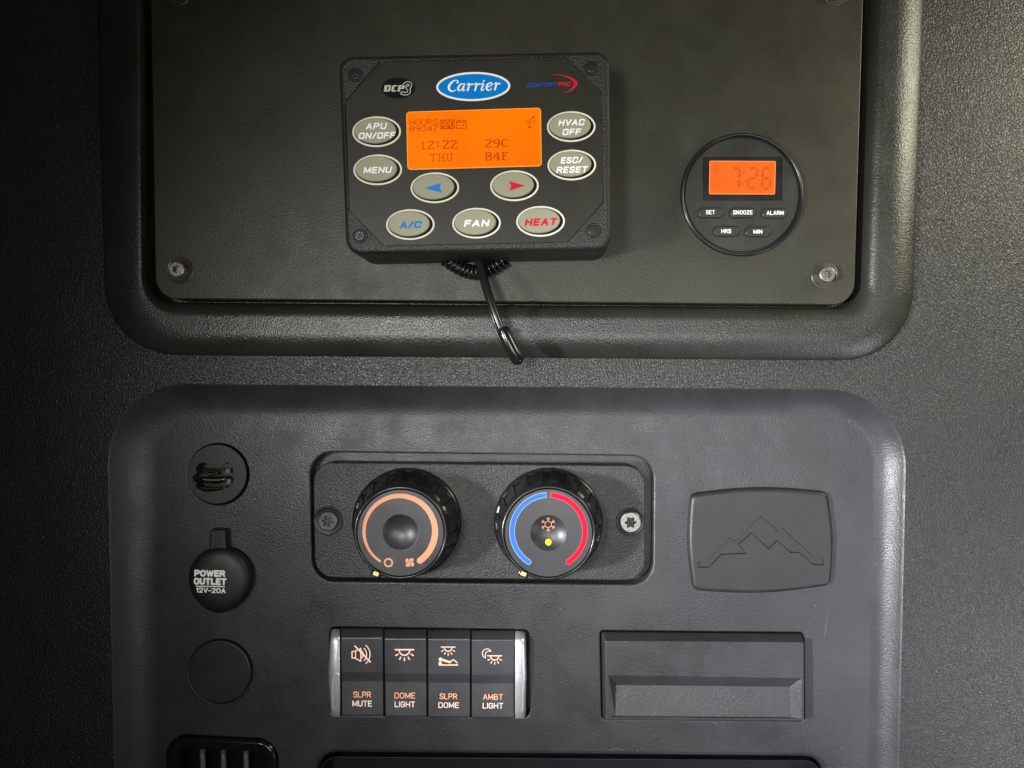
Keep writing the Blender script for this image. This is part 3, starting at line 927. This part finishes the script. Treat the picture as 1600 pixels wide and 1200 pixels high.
# openings in the panel floor, measured at floor level
op_climate = rpoly(UU([(483.5, 706.5), (1021.5, 713), (1020.5, 914), (488, 908)], WL), [36, 36, 36, 36], 10)
op_jack = ell(*U(341, 741, WL), 49.5, n=64)
op_blank = ell(*U(345, 1049, WL), 52, n=64)
op_switch = rpoly(UU([(514, 979), (827, 984), (828, 1121.5), (514.5, 1118)], WL), 9, 5)
op_drawer = rpoly(UU([(937, 985), (1256, 988), (1257, 1127.5), (940, 1124)], WL), 6, 4)
op_vent = rpoly(UU([(258, 1147), (433, 1156), (436, 1330), (262, 1330)], WL), [34, 34, 20, 20], 10)
op_pocket = rpoly(UU([(492, 1177), (1288, 1184), (1290, 1380), (498, 1380)], WL), [34, 30, 20, 20], 10)
g = G()
rings = [(lowA, 0.0), (lerp(lowA, lowB, 0.03), -0.9)]
for k in range(1, 21):
    t = k / 20
    rings.append((lerp(lowA, lowB, 0.03 + 0.97 * t), -1.2 + (WL + 1.2) * (1 - (1 - t) ** 2.1)))
g.loft(rings)
holes = []
holes.append(g.pit(op_climate, WL, 30, 3.0, 4))
holes.append(g.pit(op_jack, WL, 30, 1.2, 3))
holes.append(g.pit(op_blank, WL, 6, 1.2, 3))
holes.append(g.pit(op_switch, WL, 30, 1.8, 3))
holes.append(g.pit(op_drawer, WL, 30, 1.8, 3))
holes.append(g.pit(op_vent, WL, 24, 3.0, 3))
holes.append(g.pit(op_pocket, WL, 46, 8.0, 5, draft=8))
g.sheet(rings[-1][0], WL, holes)
cp_ = single("control_panel", g, M['panel'], "large blue grey moulded panel below, recessed with rounded corners and openings for the controls", "panel", (800, 1000, 0))

# ---- climate knobs
CK = thing("climate_knob_unit", "black rectangular knob plate with two round climate knobs and two screws", "climate control", (*U(755, 812, WL), WL - 12))
WK = WL - 2
fp = rpoly(UU([(488.5, 722), (1008, 727.5), (1008.5, 907.5), (491.5, 903)], WK), [32, 32, 32, 32], 10)
g = G().solid(fp, WL - 29.6, WK, 2.2, 3)
part("face_plate", g, M['faceplate'], CK)
sL = screw_meshes(17.0, 24.0, M['blackscrew'], 4, True)
sR = screw_meshes(18.0, 23.0, M['steel'], 4, True)
place_screw(sL, CK, 513, 814, WK, 10)
place_screw(sR, CK, 984.8, 815.6, WK, 0)

def ribbed(cx, cy, r, rib, n, duty, wob):
    out = []
    for k in range(n):
        a0 = 2 * math.pi * k / n + wob
        for t in (0.0, 0.04, 0.3, 0.56, 0.60, 0.75, 0.9):
            rr = r + rib if 0.04 <= t <= 0.56 else r
            a = a0 + 2 * math.pi / n * t
            out.append((cx + rr * math.cos(a), cy + rr * math.sin(a)))
    return out

def knob(bx, by, cx, cy, rc, wob):
    w0 = WK; w1 = WK + 74
    k1 = (D - w1) / D
    k0 = (D - w0) / D
    X0, Y0 = U(bx, by, w0); X1, Y1 = U(cx, cy, w1)
    rb = 84.5 * k0; rt = rc * k1
    def mid(t): return (X0 + (X1 - X0) * t, Y0 + (Y1 - Y0) * t)
    g = G()
    n = 20
    def ring(t, r, rib, w):
        m = mid(t); return (ribbed(m[0], m[1], r, rib, n, 0.5, wob), w)
    g.loft([ring(0, rb, 0, w0 + 0.3), ring(0, rb, 0, w0 + 9), ring(0.14, rb - 3.0, 0, w0 + 10.5)], smooth=True)
    g.loft([ring(0.14, rb - 3.0, 0, w0 + 10.5), ring(0.17, rb - 5.0, 2.6, w0 + 11.2), ring(0.75, rt + 5.0, 2.0, w0 + 55), ring(0.80, rt + 3.8, 0, w0 + 58)], smooth=False)
    g.loft([ring(0.80, rt + 3.8, 0, w0 + 58), ring(0.9, rt + 3.6, 0, w0 + 66)], smooth=True)
    kb = part("knob", g, M['ring'], CK)
    # rim ring
    g = G()
    rr = []
    for k in range(9):
        a = math.pi / 2 * k / 8
        rr.append((ell(X1, Y1, rt + 0.6 + 3.0 * math.cos(a), n=96), w1 - 3.4 + 3.4 * math.sin(a)))
    rr.insert(0, (ell(*mid(0.9), rt + 3.6, n=96), w0 + 66))
    rr.append((ell(X1, Y1, rt - 0.6, n=96), w1 - 0.2)); rr.append((ell(X1, Y1, rt - 0.8, n=96), w1 - 3))
    g.loft(rr)
    part("knob_rim", g, M['ring'], kb)
    # cap with concave dimple
    g = G()
    o = ell(X1, Y1, rt - 2.0, n=96)
    rd = 27.3 * k1
    dx, dy = U(cx, cy - (0 if bx > 800 else 1), w1)
    Rs = 46.0
    h0 = math.sqrt(Rs * Rs - rd * rd)
    rings = []
    for k in range(17):
        r = rd * (1 - k / 16) + 0.01
        rings.append((ell(dx, dy, r, n=64), w1 - (math.sqrt(Rs * Rs - r * r) - h0)))
    lip = ell(dx, dy, rd + 0.9, n=64)
    g.loft([(o, w1 - 3), (o, w1 - 0.6), (inset(o, 0.6), w1)])
    g.sheet(inset(o, 0.6), w1, [lip])
    g.loft([(lip, w1), (ell(dx, dy, rd + 0.35, n=64), w1 - 0.1), (rings[0][0], w1 - 0.5)])
    g.loft([(p, w - 0.5) for p, w in rings])
    cap = part("knob_cap", g, M['cap'], kb)
    return kb, cap, (dx, dy, Rs, h0, w1)

kA, capA, _ = knob(636.7, 815, 625.7, 832.6, 69.6, 0.10)
kB, capB, dimB = knob(857, 815, 857.0, 832.8, 70.6, 0.02)
w1 = WK + 74; wp_ = w1 + 0.35
# speed scale: zoom of 6.315 from (540,720)
ZA = lambda g_, polys, w: Z(g_, polys, 540, 720, 6.315, w)
g = G()
pts = []
for k in range(49):
    t = k / 48
    a = 237 - t * 292
    r = 353 + (0)
    ww = 22 + 42 * min(1, t * 1.15)
    pts.append((532 + 351 * math.cos(R(a)), 697 - 351 * math.sin(R(a)), ww))
ZA(g, brush(pts, cap=16), wp_)
part("fan_speed_scale", g, M['salmon'], kA)
g = G()
c_o = ell(423, 1005, 46, n=32); c_i = ell(423, 1005, 29, n=32)
g.sheet([U(540 + a / 6.315, 720 + b / 6.315, wp_) for a, b in c_o], wp_, [[U(540 + a / 6.315, 720 + b / 6.315, wp_) for a, b in c_i]])
fan = []
for sx, sy in ((-1, -1), (1, -1), (1, 1), (-1, 1)):
    fan += [ell(633 + sx * 22 + sy * 4, 1003 + sy * 22 - sx * 4, 23, 17, 18, 45 * sx * sy + 45)]
    fan += line([(633, 1003), (633 + sx * 12, 1003 + sy * 12)], 12)
ZA(g, fan, wp_)
part("fan_symbol", g, M['salmon'], kA)
# temperature scale: zoom 6.317 from (770,720)
zbk = 6.317
def ringarc(cx, cy, r, a0, a1, th, rnd_end):
    p = arcpts(cx, cy, r + th / 2, a0, a1, 36) + arcpts(cx, cy, r - th / 2, a1, a0, 36)
    out = [p]
    ex, ey = cx + r * math.cos(R(a1)), cy - r * math.sin(R(a1))
    out.append(ell(ex, ey, th / 2, n=20))
    return out
for mat, rim, a0, a1 in (('knobblue', 'knobbluerim', 93.6, 237), ('knobred', 'knobredrim', 86.8, -57)):
    g = G(); Z(g, ringarc(550, 697, 360, a0, a1, 54, True), 770, 720, zbk, wp_)
    sc_ = part("cold_scale" if 'blue' in mat else "hot_scale", g, M[rim], kB)
    s = 1 if a1 > a0 else -1
    g = G(); Z(g, ringarc(550, 697, 360, a0 + s * 1.0, a1, 43, True), 770, 720, zbk, wp_ + 0.3)
    o = part("cold_scale_fill" if 'blue' in mat else "hot_scale_fill", g, M[mat], kB)
# snowflake and indicator, laid on the dimple
def on_dimple(polys):
    gg = G()
    gg.flat([[U(770 + p[0] / zbk, 720 + p[1] / zbk, w1 - 6) for p in q_] for q_ in polys], 0)
    dx, dy, Rs, h0, ww = dimB
    gg.v = [(x, y, ww - 0.5 - (math.sqrt(max(1, Rs * Rs - (x - dx) ** 2 - (y - dy) ** 2)) - h0) + 0.6) for x, y, w in gg.v]
    return gg
fl = line([(547 + 36 * math.cos(R(30 + 60 * k)), 628 + 36 * math.sin(R(30 + 60 * k))) for k in range(6)], 7, True)
for k in range(6):
    a = R(30 + 60 * k)
    ca, sa = math.cos(a), math.sin(a)
    def rp(u, v): return (547 + u * ca - v * sa, 628 + u * sa + v * ca)
    fl += line([rp(36, 0), rp(72, 0)], 7) + line([rp(64, 16), rp(50, 0), rp(64, -16)], 6)
part("snowflake_symbol", on_dimple(fl), M['salmon'], kB)
part("indicator_light", on_dimple([ell(548, 802, 29, n=24)]), M['yellow'], kB)
# pointers on the skirt
for (x, y, kb) in ((587.5, 896.4, kA), (818.0, 896.6, kB)):
    wq = WK + 74
    c, s = math.cos(R(20)), math.sin(R(20))
    def rot(dx, dy): return (x + dx * c - dy * s, y + dx * s + dy * c)
    o = rpoly(UU([rot(-8, -5), rot(8, -5), rot(8, 5), rot(-8, 5)], wq), 1.5, 3)
    g = G().solid(o, WK + 52, wq, 1.0, 2, back=True)
    pt = part("pointer_tab", g, M['gloss'], kb)
    o = rpoly(UU([rot(-4.4, -2.8), rot(4.4, -2.8), rot(4.4, 3.2), rot(-4.4, 3.2)], wq + 0.3), 1.2, 3)
    g = G().solid(o, wq, wq + 0.8, 0.4, 2)
    part("pointer_lens", g, M['amber'], kb)

# ---- jack socket
J = thing("jack_socket", "round black socket insert with stacked contact bars in its slot", "socket", (*U(341, 741, WL), WL))
g = G()
jw = WL + 0.4
jo = ell(*U(338.5, 741, jw), 47.5, n=64)
def zj(p, w): return [U(280 + a / 10, 685 + b / 10, w) for a, b in p]
slot = zj([(250, 470), (310, 395), (380, 370), (440, 400), (700, 400), (750, 370), (810, 400), (840, 460), (850, 550), (895, 575), (850, 640), (840, 720), (780, 760),
           (680, 800), (520, 835), (380, 832), (300, 790), (245, 745), (275, 690), (205, 655), (205, 590), (275, 545)], jw)
g.solid(jo, WL - 25, jw, 1.0, 3, holes=[slot])
g.loft([(slot, jw), (slot, jw - 24)], smooth=False)
g.sheet(slot, jw - 24)
part("insert", g, M['insert'], J)
for yb, x0, x1, th, mm, dz in ((490, 310, 700, 22, 'greyplastic', 8), (545, 420, 610, 30, 'brass', 15), (640, 350, 730, 55, 'brass', 6), (690, 420, 600, 26, 'greyplastic', 12), (775, 320, 740, 26, 'greyplastic', 5)):
    w = jw - dz
    p = [(*U(280 + (x0 + (x1 - x0) * k / 10) / 10, 685 + (yb - 18 * (2 * k / 10 - 1) ** 2 * 1.0 + 10) / 10, w), w) for k in range(11)]
    g = G().tube(p, th / 12, 10)
    part("contact_bar", g, M['brass' if mm == 'brass' else 'ring'], J)
g = G()
for (a, b) in ((760, 510), (770, 670)):
    x0, y0 = U(280 + a / 10 - 3.5, 685 + b / 10 - 3.5, jw - 8); x1, y1 = U(280 + a / 10 + 3.5, 685 + b / 10 + 3.5, jw - 8)
    g.box(x0, y0, jw - 20, x1, y1, jw - 8)
part("contact_block", g, M['greyplastic'], J)

# ---- power outlet cap
O = thing("power_outlet", "black rubber power outlet cap with white lettering and pull tab", "power outlet", (*U(345, 906, WL), WL))
g = G().solid(ell(*U(346, 903, WL), 48, 47, n=64), WL + 0.2, WL + 9, 3, 4)
part("collar", g, M['black'], O)
g = G()
wo = WL + 27
ks = (D - wo) / D
def cap_out(s, w, sx=0.0):
    out = []
    for k in range(72):
        a = 2 * math.pi * k / 72
        x, y = math.cos(a), math.sin(a)
        rx = 47.5; ry = 48.5 if y < 0 else 53
        pw = 1.0
        if y > 0: rx = rx * (1 - 0.14 * y * y)
        out.append(U(338 + sx + rx * s * x, 907 + ry * s * y, w))
    return out
rings = [(cap_out(1.0, wo, 3), WL + 9), (cap_out(1.02, wo, 1), WL + 13)]
for k in range(13):
    t = k / 12
    a = t * math.pi / 2
    s = 0.03 + 0.99 * math.cos(a) ** 0.62 if k < 12 else 0.001
    rings.append((cap_out(s, wo, 0), WL + 15 + 12 * math.sin(a) ** 0.9))
g.loft(rings)
cap = part("cap", g, M['rubber'], O)
g = G()
tb = rpoly(UU([(328, 827.5), (351, 827.5), (354, 868), (326, 868)], WL + 18), 3, 4)
g.solid(tb, WL + 5, WL + 18, 2.5, 3, back=True)
part("pull_tab", g, M['rubber'], O)
g = G()
wt = WL + 27.6
text(g, "POWER", 303.6, 890.6, 352, 901.2, wt, 0.27, 0, 1.0, 0.5, 0.05)
text(g, "OUTLET", 302.8, 903.0, 354, 914.0, wt, 0.27, 0, 1.0, 0.5, 0.05)
g.flat([UU([(306, 915.2), (351.5, 915.8), (351.5, 917.4), (306, 916.8)], wt)], wt)
text(g, "12V-20A", 306.4, 918.6, 352.6, 926.6, wt, 0.22, 0, 1.5, 0.5, 0.08)
part("cap_lettering", g, M['white'], O)

# ---- blank plug
g = G().solid(ell(*U(343.5, 1049, WL), 50, n=72), WL - 5.6, WL + 3.0, 2.0, 4)
single("blank_plug", g, M['insert'], "plain round blanking plug below the power outlet cap", "plug", (*U(344, 1049, WL), WL - 5))

# ---- switch bank
SB = thing("switch_bank", "row of four dark rocker switches between two satin chrome end caps", "switch panel", (*U(670, 1050, WL), WL - 28))
g = G()
ins = rpoly(UU([(517, 982), (824, 986), (824, 1119), (518, 1116)], WL - 12), 5, 4)
g.solid(ins, WL - 29.5, WL - 14, 1, 2)
part("switch_housing", g, M['dark'], SB)

def rocker(xl0, xr0, xl1, xr1, yt, dy):
    """x bounds at top and bottom (photo px); profile of (y, w)"""
    prof = [(yt - 15.5, WL - 8), (yt - 14.0, WL - 5), (yt - 1.2, WL + 13.2), (yt, WL + 14.2), (yt + 1.3, WL + 14.6),
            (yt + 53.8, WL + 13.4), (yt + 55.0, WL + 13.0), (yt + 56.0, WL + 12.0), (yt + 66.6, WL + 5.6), (yt + 68.2, WL + 5.2), (yt + 69.5, WL + 5.3),
            (yt + 119.5, WL + 9.0), (yt + 121, WL + 8.6), (yt + 122, WL + 7.4), (yt + 123.5, WL - 6)]
    g = G()
    rows = []
    b = 1.3
    for (y, w) in prof:
        t = (y - prof[0][0]) / (prof[-1][0] - prof[0][0])
        xl = xl0 + (xl1 - xl0) * t; xr = xr0 + (xr1 - xr0) * t
        rows.append([(*U(xl, y, w), w - 10), (*U(xl, y, w), w - b), (*U(xl + 0.4, y, w), w - 0.4), (*U(xl + b, y, w), w),
                     (*U(xr - b, y, w), w), (*U(xr - 0.4, y, w), w - 0.4), (*U(xr, y, w), w - b), (*U(xr, y, w), w - 10)])
    vs = [v for r in rows for v in r]
    fs = []
    for i in range(len(rows) - 1):
        for k in range(7):
            fs.append([i * 8 + k, (i + 1) * 8 + k, (i + 1) * 8 + k + 1, i * 8 + k + 1][::-1])
    g.add(vs, fs, False)
    return part("rocker_switch", g, M['switch'], SB)

def lampicon(cx, cy, s):
    """dome-lamp symbol; s = half width of the bar"""
    A = line([(cx - s, cy), (cx + s, cy)], s * 0.16)
    A += line(arcpts(cx, cy + s * 0.03, s * 0.58, 180, 360, 16), s * 0.155)
    for a in (-152, -120, -90, -60, -28):
        ca, sa = math.cos(R(a)), -math.sin(R(a))
        A += line([(cx + ca * s * 0.82, cy + s * 0.12 + sa * s * 0.82), (cx + ca * s * 1.08, cy + s * 0.12 + sa * s * 1.08)], s * 0.15)
    return A

rk = [rocker(532.5, 598.0, 534.0, 598.6, 996.6, 0), rocker(600.4, 666.0, 602.0, 666.4, 998.2, 0),
      rocker(668.6, 734.6, 669.2, 734.2, 998.8, 0), rocker(737.0, 803.6, 737.2, 803.0, 1000.0, 0)]
wu = WL + 15.0; wl = WL + 9.4
zA = lambda g_, P_: Z(g_, P_, 530, 990, 9.229, wu)
zB = lambda g_, P_: Z(g_, P_, 665, 990, 8.89, wu)
g = G()
P = line([(185, 258), (222, 256), (312, 215), (312, 398), (222, 352), (185, 352)], 17, True) + line([(236, 256), (236, 352)], 14)
for r, a in ((70, 44), (120, 46), (170, 50)):
    P += line(arcpts(275, 300, r, a, -a, 12), 15)
P += line([(228, 180), (448, 408)], 22)
zA(g, P); part("mute_symbol", g, M['icon'], rk[0])
g = G(); zA(g, lampicon(941, 232, 132)); part("lamp_symbol", g, M['icon'], rk[1])
g = G()
P = lampicon(313, 187, 95) + line([(188, 436), (445, 436)], 18) + [ell(208, 358, 27, n=20), ell(203, 412, 24, n=20)]
P += line([(240, 365), (330, 395)], 30) + line([(330, 396), (388, 362), (440, 408)], 16) + line([(262, 378), (345, 402)], 22)
zB(g, P); part("sleeper_symbol", g, M['icon'], rk[2])
g = G()
P = lampicon(960, 308, 98)
P += brush(smooth3([(908, 246, 10), (890, 222, 10), (850, 212, 11), (808, 230, 11), (788, 270, 12), (800, 314, 12), (834, 340, 10), (828, 300, 11), (842, 260, 11), (875, 242, 11), (908, 246, 10)], 5))
zB(g, P); part("moon_lamp_symbol", g, M['icon'], rk[3])
def swt(i, a, ax0, ay0, ax1, ay1, b_, bx0, by0, bx1, by1, F, X0, Y0, m1='iconorange', m2='iconwhite'):
    g = G(); text(g, a, X0 + ax0 / F, Y0 + ay0 / F, X0 + ax1 / F, Y0 + ay1 / F, wl, 0.15, 0, 0.6, 0.46, 0.12)
    part("switch_lettering", g, M[m1], rk[i])
    g = G(); text(g, b_, X0 + bx0 / F, Y0 + by0 / F, X0 + bx1 / F, Y0 + by1 / F, wl, 0.15, 0, 0.6, 0.46, 0.12)
    part("switch_lettering", g, M[m2], rk[i])
swt(0, "SLPR", 203, 836, 458, 922, "MUTE", 190, 966, 472, 1052, 9.229, 530, 990)
swt(1, "DOME", 797, 850, 1098, 936, "LIGHT", 800, 978, 1094, 1062, 9.229, 530, 990)
swt(2, "SLPR", 195, 830, 440, 912, "DOME", 178, 954, 464, 1034, 8.89, 665, 990)
swt(3, "AMBT", 798, 838, 1075, 920, "LIGHT", 793, 962, 1078, 1042, 8.89, 665, 990)

def endcap(side):
    s = side
    prof = [(983, WL - 6), (994, WL + 12), (996, WL + 14), (1006, WL + 15.5), (1050, WL + 15), (1108, WL + 11), (1118, WL + 6), (1120.5, WL - 6)]
    g = G(); rows = []
    for i, (y, w) in enumerate(prof):
        t = i / (len(prof) - 1)
        bow = math.sin(math.pi * (y - 983) / 137.5)
        if s < 0:
            xo = 517.5 - 4.5 * bow; xi = 531.0 + 0.5 * t
            xs = [xo, xo + 1.2, xo + 3.2, xi - 1.0, xi]
        else:
            xo = 820.5 + 2.2 * bow; xi = 804.8 - 0.3 * t
            y += 3.0
            xs = [xi, xi + 1.0, xo - 3.2, xo - 1.2, xo]
        zs = [w - 14, w - 4.5 if s < 0 else w - 0.8, w - 1.0 if s < 0 else w, w if s < 0 else w - 1.0, w - 0.8 if s < 0 else w - 4.5]
        if s < 0: zs = [w - 14, w - 4.2, w - 0.8, w, w - 2]
        else: zs = [w - 2, w, w - 0.8, w - 4.2, w - 14]
        rows.append([(*U(x, y, z), z) for x, z in zip(xs, zs)])
    n = 5
    vs = [v for r in rows for v in r]
    fs = [[i * n + k, (i + 1) * n + k, (i + 1) * n + k + 1, i * n + k + 1][::-1] for i in range(len(rows) - 1) for k in range(n - 1)]
    g.add(vs, fs, True)
    e = part("end_cap", g, M['chrome'], SB)
    # thumb scoop at the lower half: raised lip
    g = G()
    if s < 0: pth = [(519.5, 1112), (519.0, 1075), (520.5, 1056), (525.5, 1051), (530.6, 1056)]
    else: pth = [(816.5, 1116), (816.8, 1070), (815.5, 1060), (811.0, 1056.5), (805.8, 1055.5)]
    p3 = smooth3([(a, b, WL + 14.6 - max(0, (b - 1050)) * 0.075) for a, b in pth], 5)
    g.tube([(*U(a, b, c), c) for a, b, c in p3], 1.0, 8)
    part("scoop_lip", g, M['chrome'], e)
endcap(-1); endcap(1)

# ---- bin with scooped front
DR = thing("storage_bin", "wide dark grey flip out bin with a scooped finger grip", "bin", (*U(1100, 1060, WL), WL - 28))
wd0 = WL + 16
front = UU([(945.5, 1001.5), (1256, 1003.5), (1256.5, 1127), (947, 1124.5)], wd0)
front = rpoly(front, [1.5, 3, 3, 2], 4)
sc_out = UU([(950.5, 1055), (1252.5, 1059.5), (1253, 1122.6), (951, 1120.2)], wd0)
g = G()
# body: sides go back, top slopes back (visible dark band)
top_back = UU([(939.5, 987.5), (1254, 990.5), (1255, 1126), (941.5, 1123)], WL - 4)
m = len(front)
tb_ = rpoly(top_back, [4, 4, 3, 2], 4)
g.loft([(tb_, WL - 28), (tb_, WL - 4), (inset(front, -0.2), wd0 - 1.5), (inset(front, 0.4), wd0 - 0.4), (inset(front, 1.5), wd0)], smooth=False)
g.sheet(inset(front, 1.5), wd0, [sc_out])
sc_in = UU([(962, 1070.5), (1234, 1073), (1240, 1125.2), (961.5, 1123.4)], wd0 - 12)
# bottom edge of the scoop stays open to the front edge
a, b, c, d = sc_out; a2, b2, c2, d2 = sc_in
c2 = (U(1236, 1121.8, wd0 - 4)); d2 = U(961.5, 1119.6, wd0 - 4)
vs = [(*a, wd0), (*b, wd0), (*c, wd0), (*d, wd0), (*a2, wd0 - 12), (*b2, wd0 - 12), (*c2, wd0 - 4), (*d2, wd0 - 4)]
g.add(vs, [[4, 5, 1, 0], [5, 6, 2, 1], [7, 4, 0, 3], [7, 6, 5, 4], [3, 2, 6, 7]], False)
part("bin_front", g, M['panel'], DR)

# ---- badge with the mountain outline
BG = thing("mountain_badge", "grey pillow shaped badge embossed with an angular mountain outline", "badge", (*U(1189, 846, WL), WL))
def zg(x, y): return (920 + x / 3, 740 + y / 3)
def bulge(a, b, h, n=10):
    out = []
    for k in range(n):
        t = k / n
        x = a[0] + (b[0] - a[0]) * t; y = a[1] + (b[1] - a[1]) * t
        dx, dy = b[0] - a[0], b[1] - a[1]; L = math.hypot(dx, dy)
        q_ = math.sin(math.pi * t) * h
        out.append((x + dy / L * q_, y - dx / L * q_))
    return out
def badge_out(w, grow=0):
    c = [zg(474, 92), zg(1130, 84), zg(1142, 532), zg(488, 556)]
    base = rpoly(c, 1, 1)
    # barrel sides with rounded corners
    pts = []
    Rr = 9
    cs = c
    for i in range(4):
        p = Vector(cs[i]); p0 = Vector(cs[i - 1]); p1 = Vector(cs[(i + 1) % 4])
        va = (p0 - p).normalized(); vb = (p1 - p).normalized()
        s0 = p + va * Rr * 1.3; e0 = p + vb * Rr * 1.3
        for k in range(8):
            t = k / 8
            pts.append(tuple((1 - t) ** 2 * s0 + 2 * t * (1 - t) * (p + (va + vb) * 1.5) + t * t * e0))
        nx_ = p1 + (p - p1).normalized() * Rr * 1.3
        pts += bulge(tuple(e0), tuple(nx_), 7.0 if i % 2 == 0 else 5.0, 14)
    return [U(x, y, w) for x, y in pts]
bo_ = badge_out(WL + 10)
g = G()
rings = []
for k in range(11):
    a = math.pi / 2 * k / 10
    rings.append((inset(bo_, 7.5 * (1 - math.cos(a))), WL + 0.2 + 9.8 * math.sin(a)))
g.loft(rings)
mt = [(510, 412), (552, 410), (662, 298), (688, 314), (801, 196), (890, 268), (905, 252), (1060, 395), (1103, 396), (1103, 431), (1050, 428), (986, 372),
      (944, 371), (883, 318), (843, 357), (763, 281), (704, 333), (742, 376), (622, 381), (565, 441), (510, 441)]
mo = [U(*zg(x, y), WL + 10) for x, y in mt]
g.sheet(rings[-1][0], WL + 10, [mo])
g.loft([(mo, WL + 10), (inset(mo, 0.9), WL + 6.8)], smooth=False)
gi = inset(mo, 0.9)
g.sheet(gi, WL + 6.8)
part("badge_body", g, M['insert'], BG)

# ---- air vent at the lower left
AV = thing("air_vent", "glossy black air vent frame with upright slats at the bottom left", "air vent", (*U(346, 1240, WL), WL - 22))
wv = WL + 5
vo = rpoly(UU([(262, 1151), (429.5, 1159.5), (433, 1326), (266, 1326)], wv), [30, 28, 18, 18], 10)
vi = rpoly(UU([(278, 1170), (413, 1176), (416, 1308), (280, 1308)], wv), [12, 12, 8, 8], 10)
g = G()
rings = [(vo, WL - 20)]
for k in range(7):
    a = math.pi / 2 * k / 6
    rings.append((inset(vo, 6 * (1 - math.cos(a))), wv - 6 * (1 - math.sin(a))))
rings.append((inset(vi, -3), wv)); rings.append((inset(vi, -1), wv - 1)); rings.append((vi, wv - 3.5)); rings.append((vi, WL - 23))
g.loft(rings); g.sheet(vi, WL - 23)
part("vent_frame", g, M['gloss'], AV)
for x in (316.5, 349, 384.5):
    g = G()
    p = [(*U(x + 1.5 * k / 8, 1170 + 17 * k, wv - 10), wv - 10) for k in range(9)]
    g.tube(p, 4.2, 10)
    part("slat", g, M['greyplastic'], AV)

# ---- added dark insert, shade painted into the wide opening at the bottom edge
g = G()
to = rpoly(UU([(500, 1182), (1281, 1188), (1283, 1374), (504, 1374)], WL - 6), [26, 24, 16, 16], 8)
g.loft([(to, WL - 6), (inset(to, 1.2), WL - 5.0), (inset(to, 2.6), WL - 6), (inset(to, 7), WL - 44)])
g.sheet(inset(to, 7), WL - 44)
single("tray_shade", g, M['trayshade'], "tray opening along the bottom edge of the lower panel, its shade coloured blue black", "tray", (*U(890, 1280, WL), WL - 44))

# ---- dust and nicks on the lower panel
random.seed(4)
g = G()
for i in range(70):
    x = random.uniform(420, 1340); y = random.uniform(650, 1175)
    if (480 < x < 1025 and 700 < y < 920) or (510 < x < 832 and 975 < y < 1125) or (933 < x < 1262 and 980 < y < 1130) or (1068 < x < 1310 and 760 < y < 932): continue
    r = random.uniform(0.35, 0.75)
    px, py = U(x, y, WL)
    a = random.uniform(0, 3.1)
    o = [(px + r * math.cos(a + k * 1.256) * random.uniform(0.7, 1.6), py + r * math.sin(a + k * 1.256)) for k in range(5)]
    g.sheet(o, WL + 0.35)
for pth in ([(1293, 960), (1291, 976), (1288, 996)], [(952, 1172), (960, 1169.5), (974, 1172)], [(1002, 1168), (1003.5, 1172.5)], [(1112, 1128), (1120, 1131)]):
    P = line([U(x, y, WL) for x, y in pth], 0.32)
    g.flat(P, WL + 0.35)
o = bpy.data.objects.new("dust", mesh("dust", g, M['dust'], (800, 1000, WL)))
sc.collection.objects.link(o); o.location = W3(800, 1000, WL)
o['kind'] = 'stuff'; o['label'] = "pale dust specks and fine nicks scattered on the lower panel"; o['category'] = "dust"
